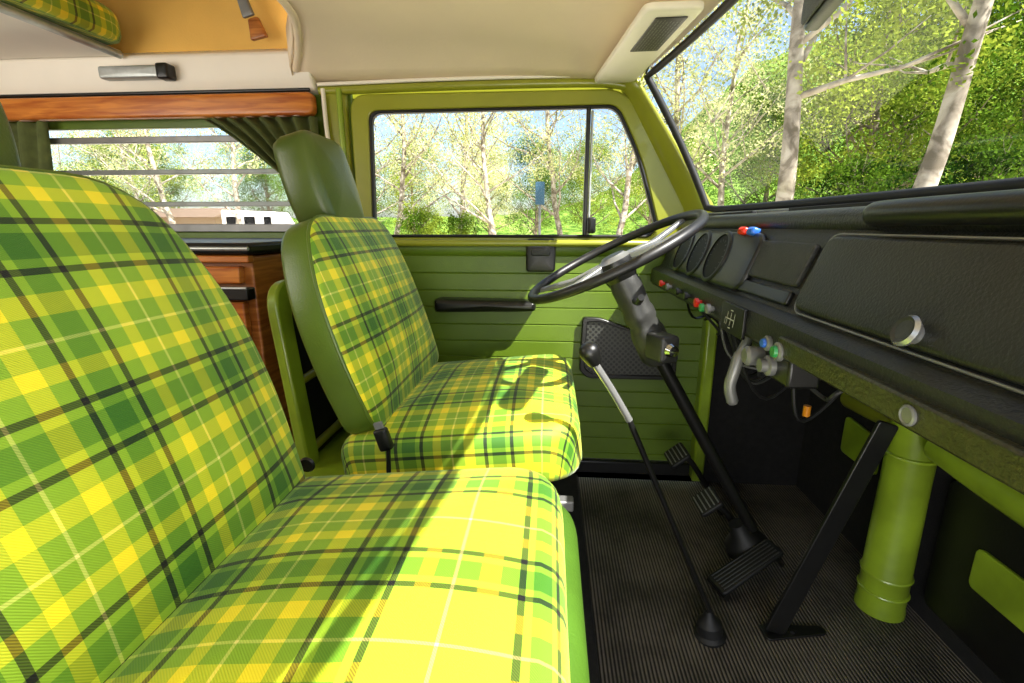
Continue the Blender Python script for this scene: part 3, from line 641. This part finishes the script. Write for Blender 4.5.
# ============================================================ OUTSIDE
GZ=-.55
GRD=pm('pale_ground','c8bfa8',.95,0,.6,.2,.3,8); ASPH=pm('asphalt','8a8a88',.9,0,2,.15); HILL=leafmat('hill_green','34501e','7a9a40',.05)
BARK=bark('pale_sycamore_bark',('6e6454','94897a','aea392','c0b6a6'),3); BARKS=bark('pale_grey_bark',('6c6250','948a78','b0a694','c8c0b0'),6); BARK2=pm('grey_brown_bark','7d7260',.9,0,6,.35)
LEAF1=leafmat('leaf_yellow_green','3c5a12','a4b442',.35,.7); LEAF2=leafmat('leaf_deep_green','24400e','70902c',.3,.7); LEAF3=leafmat('leaf_spring','a4ae60','eceab0',.5)
prism('ground',[(-120,3),(120,3),(120,160),(-120,160)],'Z',GZ-.05,GZ,GRD,bev=0,kind='structure')
prism('road',[(-120,16),(120,16),(120,24),(-120,24)],'Z',GZ+.002,GZ+.02,ASPH,bev=0,label='grey asphalt parking road under the trees',cat='road')
def hz(x,y):
    t=max(0,(y-45)/60); return GZ+ (1.5+ 22/(1+math.exp(-(x-26)/9)))*min(1,t)**.8*1.6+1.2*math.sin(x*.35)*math.sin(y*.3)*min(1,t)+.6*math.sin(x*1.1+y)*min(1,t)
surf('hill',lambda u,v:(-130+300*u,45+70*v,hz(-130+300*u,45+70*v)),90,24,HILL,label='green wooded hillside behind the trees',cat='hill')
def tree_geo(seed,h,r0,lean,nb,first,leafn,ls,spread,blen=.38,wander=.25,clump=0):
    R=random.Random(seed); V=[];F=[]; tips=[]
    pts=[]; n=9; x=y=0
    for i in range(n):
        t=i/(n-1); pts.append(Vector((lean[0]*t+x,lean[1]*t+y,h*t))); x+=R.uniform(-1,1)*wander*.3; y+=R.uniform(-1,1)*wander*.3
    pp=smooth_path(pts,3); rp=[r0*(1-.75*i/(len(pp)-1))*(1+.25*math.exp(-i*1.2)) for i in range(len(pp))]
    v,f=tube_geo(pp,rp,10,0); V+=v;F+=f
    for b in range(nb):
        t=first+(1-first)*(b+R.random())/nb; i=int(t*(len(pp)-1)); s=pp[i]; az=R.uniform(0,2*math.pi); L=h*blen*(1.15-t*.6)
        d=Vector((math.cos(az),math.sin(az),R.uniform(.3,.9))).normalized(); q=[s]; 
        for k in range(4):
            d=(d+Vector((R.uniform(-.35,.35),R.uniform(-.35,.35),R.uniform(-.1,.3)))).normalized(); q.append(q[-1]+d*L/4)
        r1=max(.012,rp[i]*.5); v,f=tube_geo(q,[r1,r1*.75,r1*.5,r1*.3,r1*.12],6,len(V)); V+=v;F+=f; tips+=q[2:]
        for sb in range(4):
            s2=q[R.randint(1,4)]; az=R.uniform(0,2*math.pi); d2=(d+Vector((math.cos(az),math.sin(az),R.uniform(-.3,.5)))).normalized(); q2=[s2,s2+d2*L*.2,s2+d2*L*.38+Vector((0,0,R.uniform(-.1,.15)))]
            v,f=tube_geo(q2,[r1*.4,r1*.25,r1*.08],5,len(V)); V+=v;F+=f; tips+=q2[1:]
    if clump:
        cl=[]
        for a in tips:
            for _ in range(clump): cl.append(a+Vector((R.gauss(0,spread),R.gauss(0,spread),R.gauss(0,spread*.8))))
        tips=cl; spread=spread*.38
    LV=[];LF=[]
    for k in range(leafn):
        a=R.choice(tips); c=a+Vector((R.gauss(0,spread),R.gauss(0,spread),R.gauss(0,spread*.8)))
        u=Vector((R.gauss(0,1),R.gauss(0,1),R.gauss(0,1))).normalized(); w=u.cross(Vector((R.gauss(0,1),R.gauss(0,1),R.gauss(0,1)))).normalized(); s=ls*R.uniform(.6,1.3); b=len(LV)
        LV+=[c-u*s,c+w*s*.6,c+u*s,c-w*s*.6]; LF.append((b,b+1,b+2,b+3))
    return (V,F),(LV,LF)
def mesh(name,VF,mat,smooth=True):
    me=bpy.data.meshes.new(name); me.from_pydata([tuple(v) for v in VF[0]],[],VF[1]); me.materials.append(mat)
    if smooth: me.polygons.foreach_set('use_smooth',[True]*len(me.polygons))
    return me
def place(meT,meL,loc,rot,sc_,name,label,group):
    E=thing(name,label,'tree' if name!='shrub' else 'shrub',loc); E.rotation_euler=(0,0,rot); E.scale=(sc_,)*3; E['group']=group
    for nm,me in (('trunk',meT),('foliage',meL)):
        if me is None: continue
        o=bpy.data.objects.new(nm,me); COL.objects.link(o); o.parent=E
        if nm=='foliage': o['kind']='stuff'
T2=tree_geo(23,8,.11,(.6,-.3),18,.20,10000,.035,.40,.42,.5,2)
T3=tree_geo(37,6.5,.16,(-.2,.2),26,.12,36000,.042,.70,.42,.25,1)
T4=tree_geo(44,9,.165,(.9,.0),11,.34,9000,.045,.45,.34,.30,1)
T5=tree_geo(53,2.0,.06,(0,.1),22,.05,9000,.035,.24,.5,.25,1)
m2=(mesh('trunk',T2[0],BARKS),mesh('foliage',T2[1],LEAF3,False))
m3=(mesh('trunk',T3[0],BARK2),mesh('foliage',T3[1],LEAF2,False)); m4=(mesh('trunk',T4[0],BARK),mesh('foliage',T4[1],LEAF1,False)); m5=(mesh('trunk',T5[0],BARK2),mesh('foliage',T5[1],LEAF2,False))
m5b=(m5[0],mesh('foliage',T5[1],LEAF1,False))
m3b=(m3[0],mesh('foliage',T3[1],LEAF1,False)); m3c=(m3[0],mesh('foliage',T3[1],LEAF3,False))
for (x,y,r,s) in ((4.05,9.2,-1.6,1.0),(5.35,8.0,.1,1.05)): place(m4[0],m4[1],(x,y,GZ),r,s,'sycamore_tree','tall sycamore with pale mottled trunk and fresh leaves','white-trunked trees')
for (x,y,r,s) in ((-5.0,15,.5,.9),(-3.1,17.5,2,1),(-1.4,14,3.3,.85),(.3,17,4.4,1),(1.9,13.5,1.4,.9),(3.4,15.5,5.2,1.1),(4.9,14,2.2,1),(-7.5,19,1,1),(-11,17,2.7,1),(-15,19,4,1.1),(-19,22,5,1)):
    place(m2[0],m2[1],(x,y,GZ),r,s,'slender_tree','slender pale tree with sparse spring leaves','sparse spring trees')
for i_,(x,y,r,s) in enumerate(((8.3,14,.3,1),(12,13.5,1.5,1.1),(15.5,16,2.9,1.25),(9,22,4.3,.9),(15,23,5.5,1.4),(22,21,.9,1.4),(-9,32,1.1,.9),(-20,34,2.1,1.0),(-28,34,3.1,1.0),(-1,33,4.0,.9),(7,36,4.0,1.0),(-5,40,2,1),(3,42,1,1.1),(-14,36,.3,.8),(-34,36,.3,1.1))):
    mm=m3c if -12<x<3.5 and i_%3 else (m3 if i_%2 else m3b)
    place(mm[0],mm[1],(x,y,GZ),r,s,'leafy_tree','dense leafy green tree on the slope','dense green trees')
for i_,(x,y,r,s) in enumerate(((-3.9,14,0,.75),(-2.6,15,2,.7),(6.6,11.5,4,1.1),(8.4,11,5,1.2))):
    mm=m5b if i_<2 else m5
    place(mm[0],mm[1],(x,y,GZ),r,s,'shrub','rounded green shrub on pale ground','shrubs')
SG=thing('roadside_sign','faded blue rectangular sign on a thin post','sign',(-.25,11,GZ))
tube('post',[(-.25,11,GZ),(-.25,11,1.75)],.03,GREY,SG); slab('sign_board',rpoly([(-.10,-.24),(.10,-.24),(.10,.24),(-.10,.24)],.02),.03,.005,0,fr((-.25,10.97,1.5),(1,0,0),(0,-1,0)),[pm('faded_blue_sign','2f5568',.6)],parent=SG)
RV=thing('camper_vehicle','white parked motorhome with dark windows','vehicle',(-15.9,26,GZ))
prism('body',[(-17.6,GZ+.5),(-14.4,GZ+.5),(-14.4,GZ+1.4),(-14.8,GZ+2.1),(-17.6,GZ+2.2)],'Y',25.2,27,WHITE,RV,.08)
for x0,x1 in ((-17.3,-16.7),(-16.3,-15.7),(-15.2,-14.8)): box('side_window',x0,x1,25.17,25.2,GZ+1.4,GZ+1.85,DIALG,RV,.01)
for x_ in (-17,-15.0): lathe('wheel',[(0,0),(.36,0),(.38,.05),(.36,.2),(0,.2)],fr((x_,25.15,GZ+.38),(1,0,0),(0,1,0)),RUB,RV)
BLD=thing('roadside_building','low building with a brown roof beyond the road','building',(-24,30,GZ))
BRN=pm('brown_roof','6b5a48',.8); box('building_body',-25.5,-21.0,29.5,32,GZ,GZ+1.9,pm('tan_wall','9a8468',.8),BLD); prism('roof',[(29.0,GZ+1.9),(32.6,GZ+1.9),(30.8,GZ+2.5)],'X',-25.8,-20.7,BRN,BLD,.02)
# ============================================================ LIGHT
w=bpy.data.worlds.new('world'); sc.world=w; w.use_nodes=True; nt=w.node_tree; bg=nt.nodes['Background']
sky=nt.nodes.new('ShaderNodeTexSky'); sky.sky_type='NISHITA'; sky.sun_disc=False; sky.sun_elevation=rad(52); sky.sun_rotation=rad(126); sky.air_density=.9; sky.dust_density=2.0
nt.links.new(sky.outputs[0],bg.inputs[0]); bg.inputs[1].default_value=.30
def light(name,typ,loc,energy,to=None,size=1,sy=None,color=(1,1,1)):
    l=bpy.data.lights.new(name,typ); l.energy=energy; l.color=color
    if typ=='AREA':
        l.size=size
        if sy: l.shape='RECTANGLE'; l.size_y=sy
    o=bpy.data.objects.new(name,l); o.location=loc; COL.objects.link(o)
    if to is not None: o.rotation_euler=(Vector(to)-Vector(loc)).to_track_quat('-Z','Y').to_euler()
    return o
s=light('sun','SUN',(5,-4,8),16.0,None,color=(1,.95,.90)); s.data.angle=rad(.5)
s.rotation_euler=Vector((-.62,.45,-1)).to_track_quat('-Z','Y').to_euler()
light('door_fill_lamp','AREA',(-.1,-.75,1.0),4,(0,1.2,.7),1.6,1.0,(1,.95,.86))
light('ceiling_bounce_lamp','AREA',(.05,-.35,.45),10,(-.05,.9,1.27),.8,.5,(1,.95,.87))
light('cabin_fill_lamp','AREA',(-1.5,.4,1.0),7,(-1.0,1.3,1.2),.8,.5,(1,.96,.88))
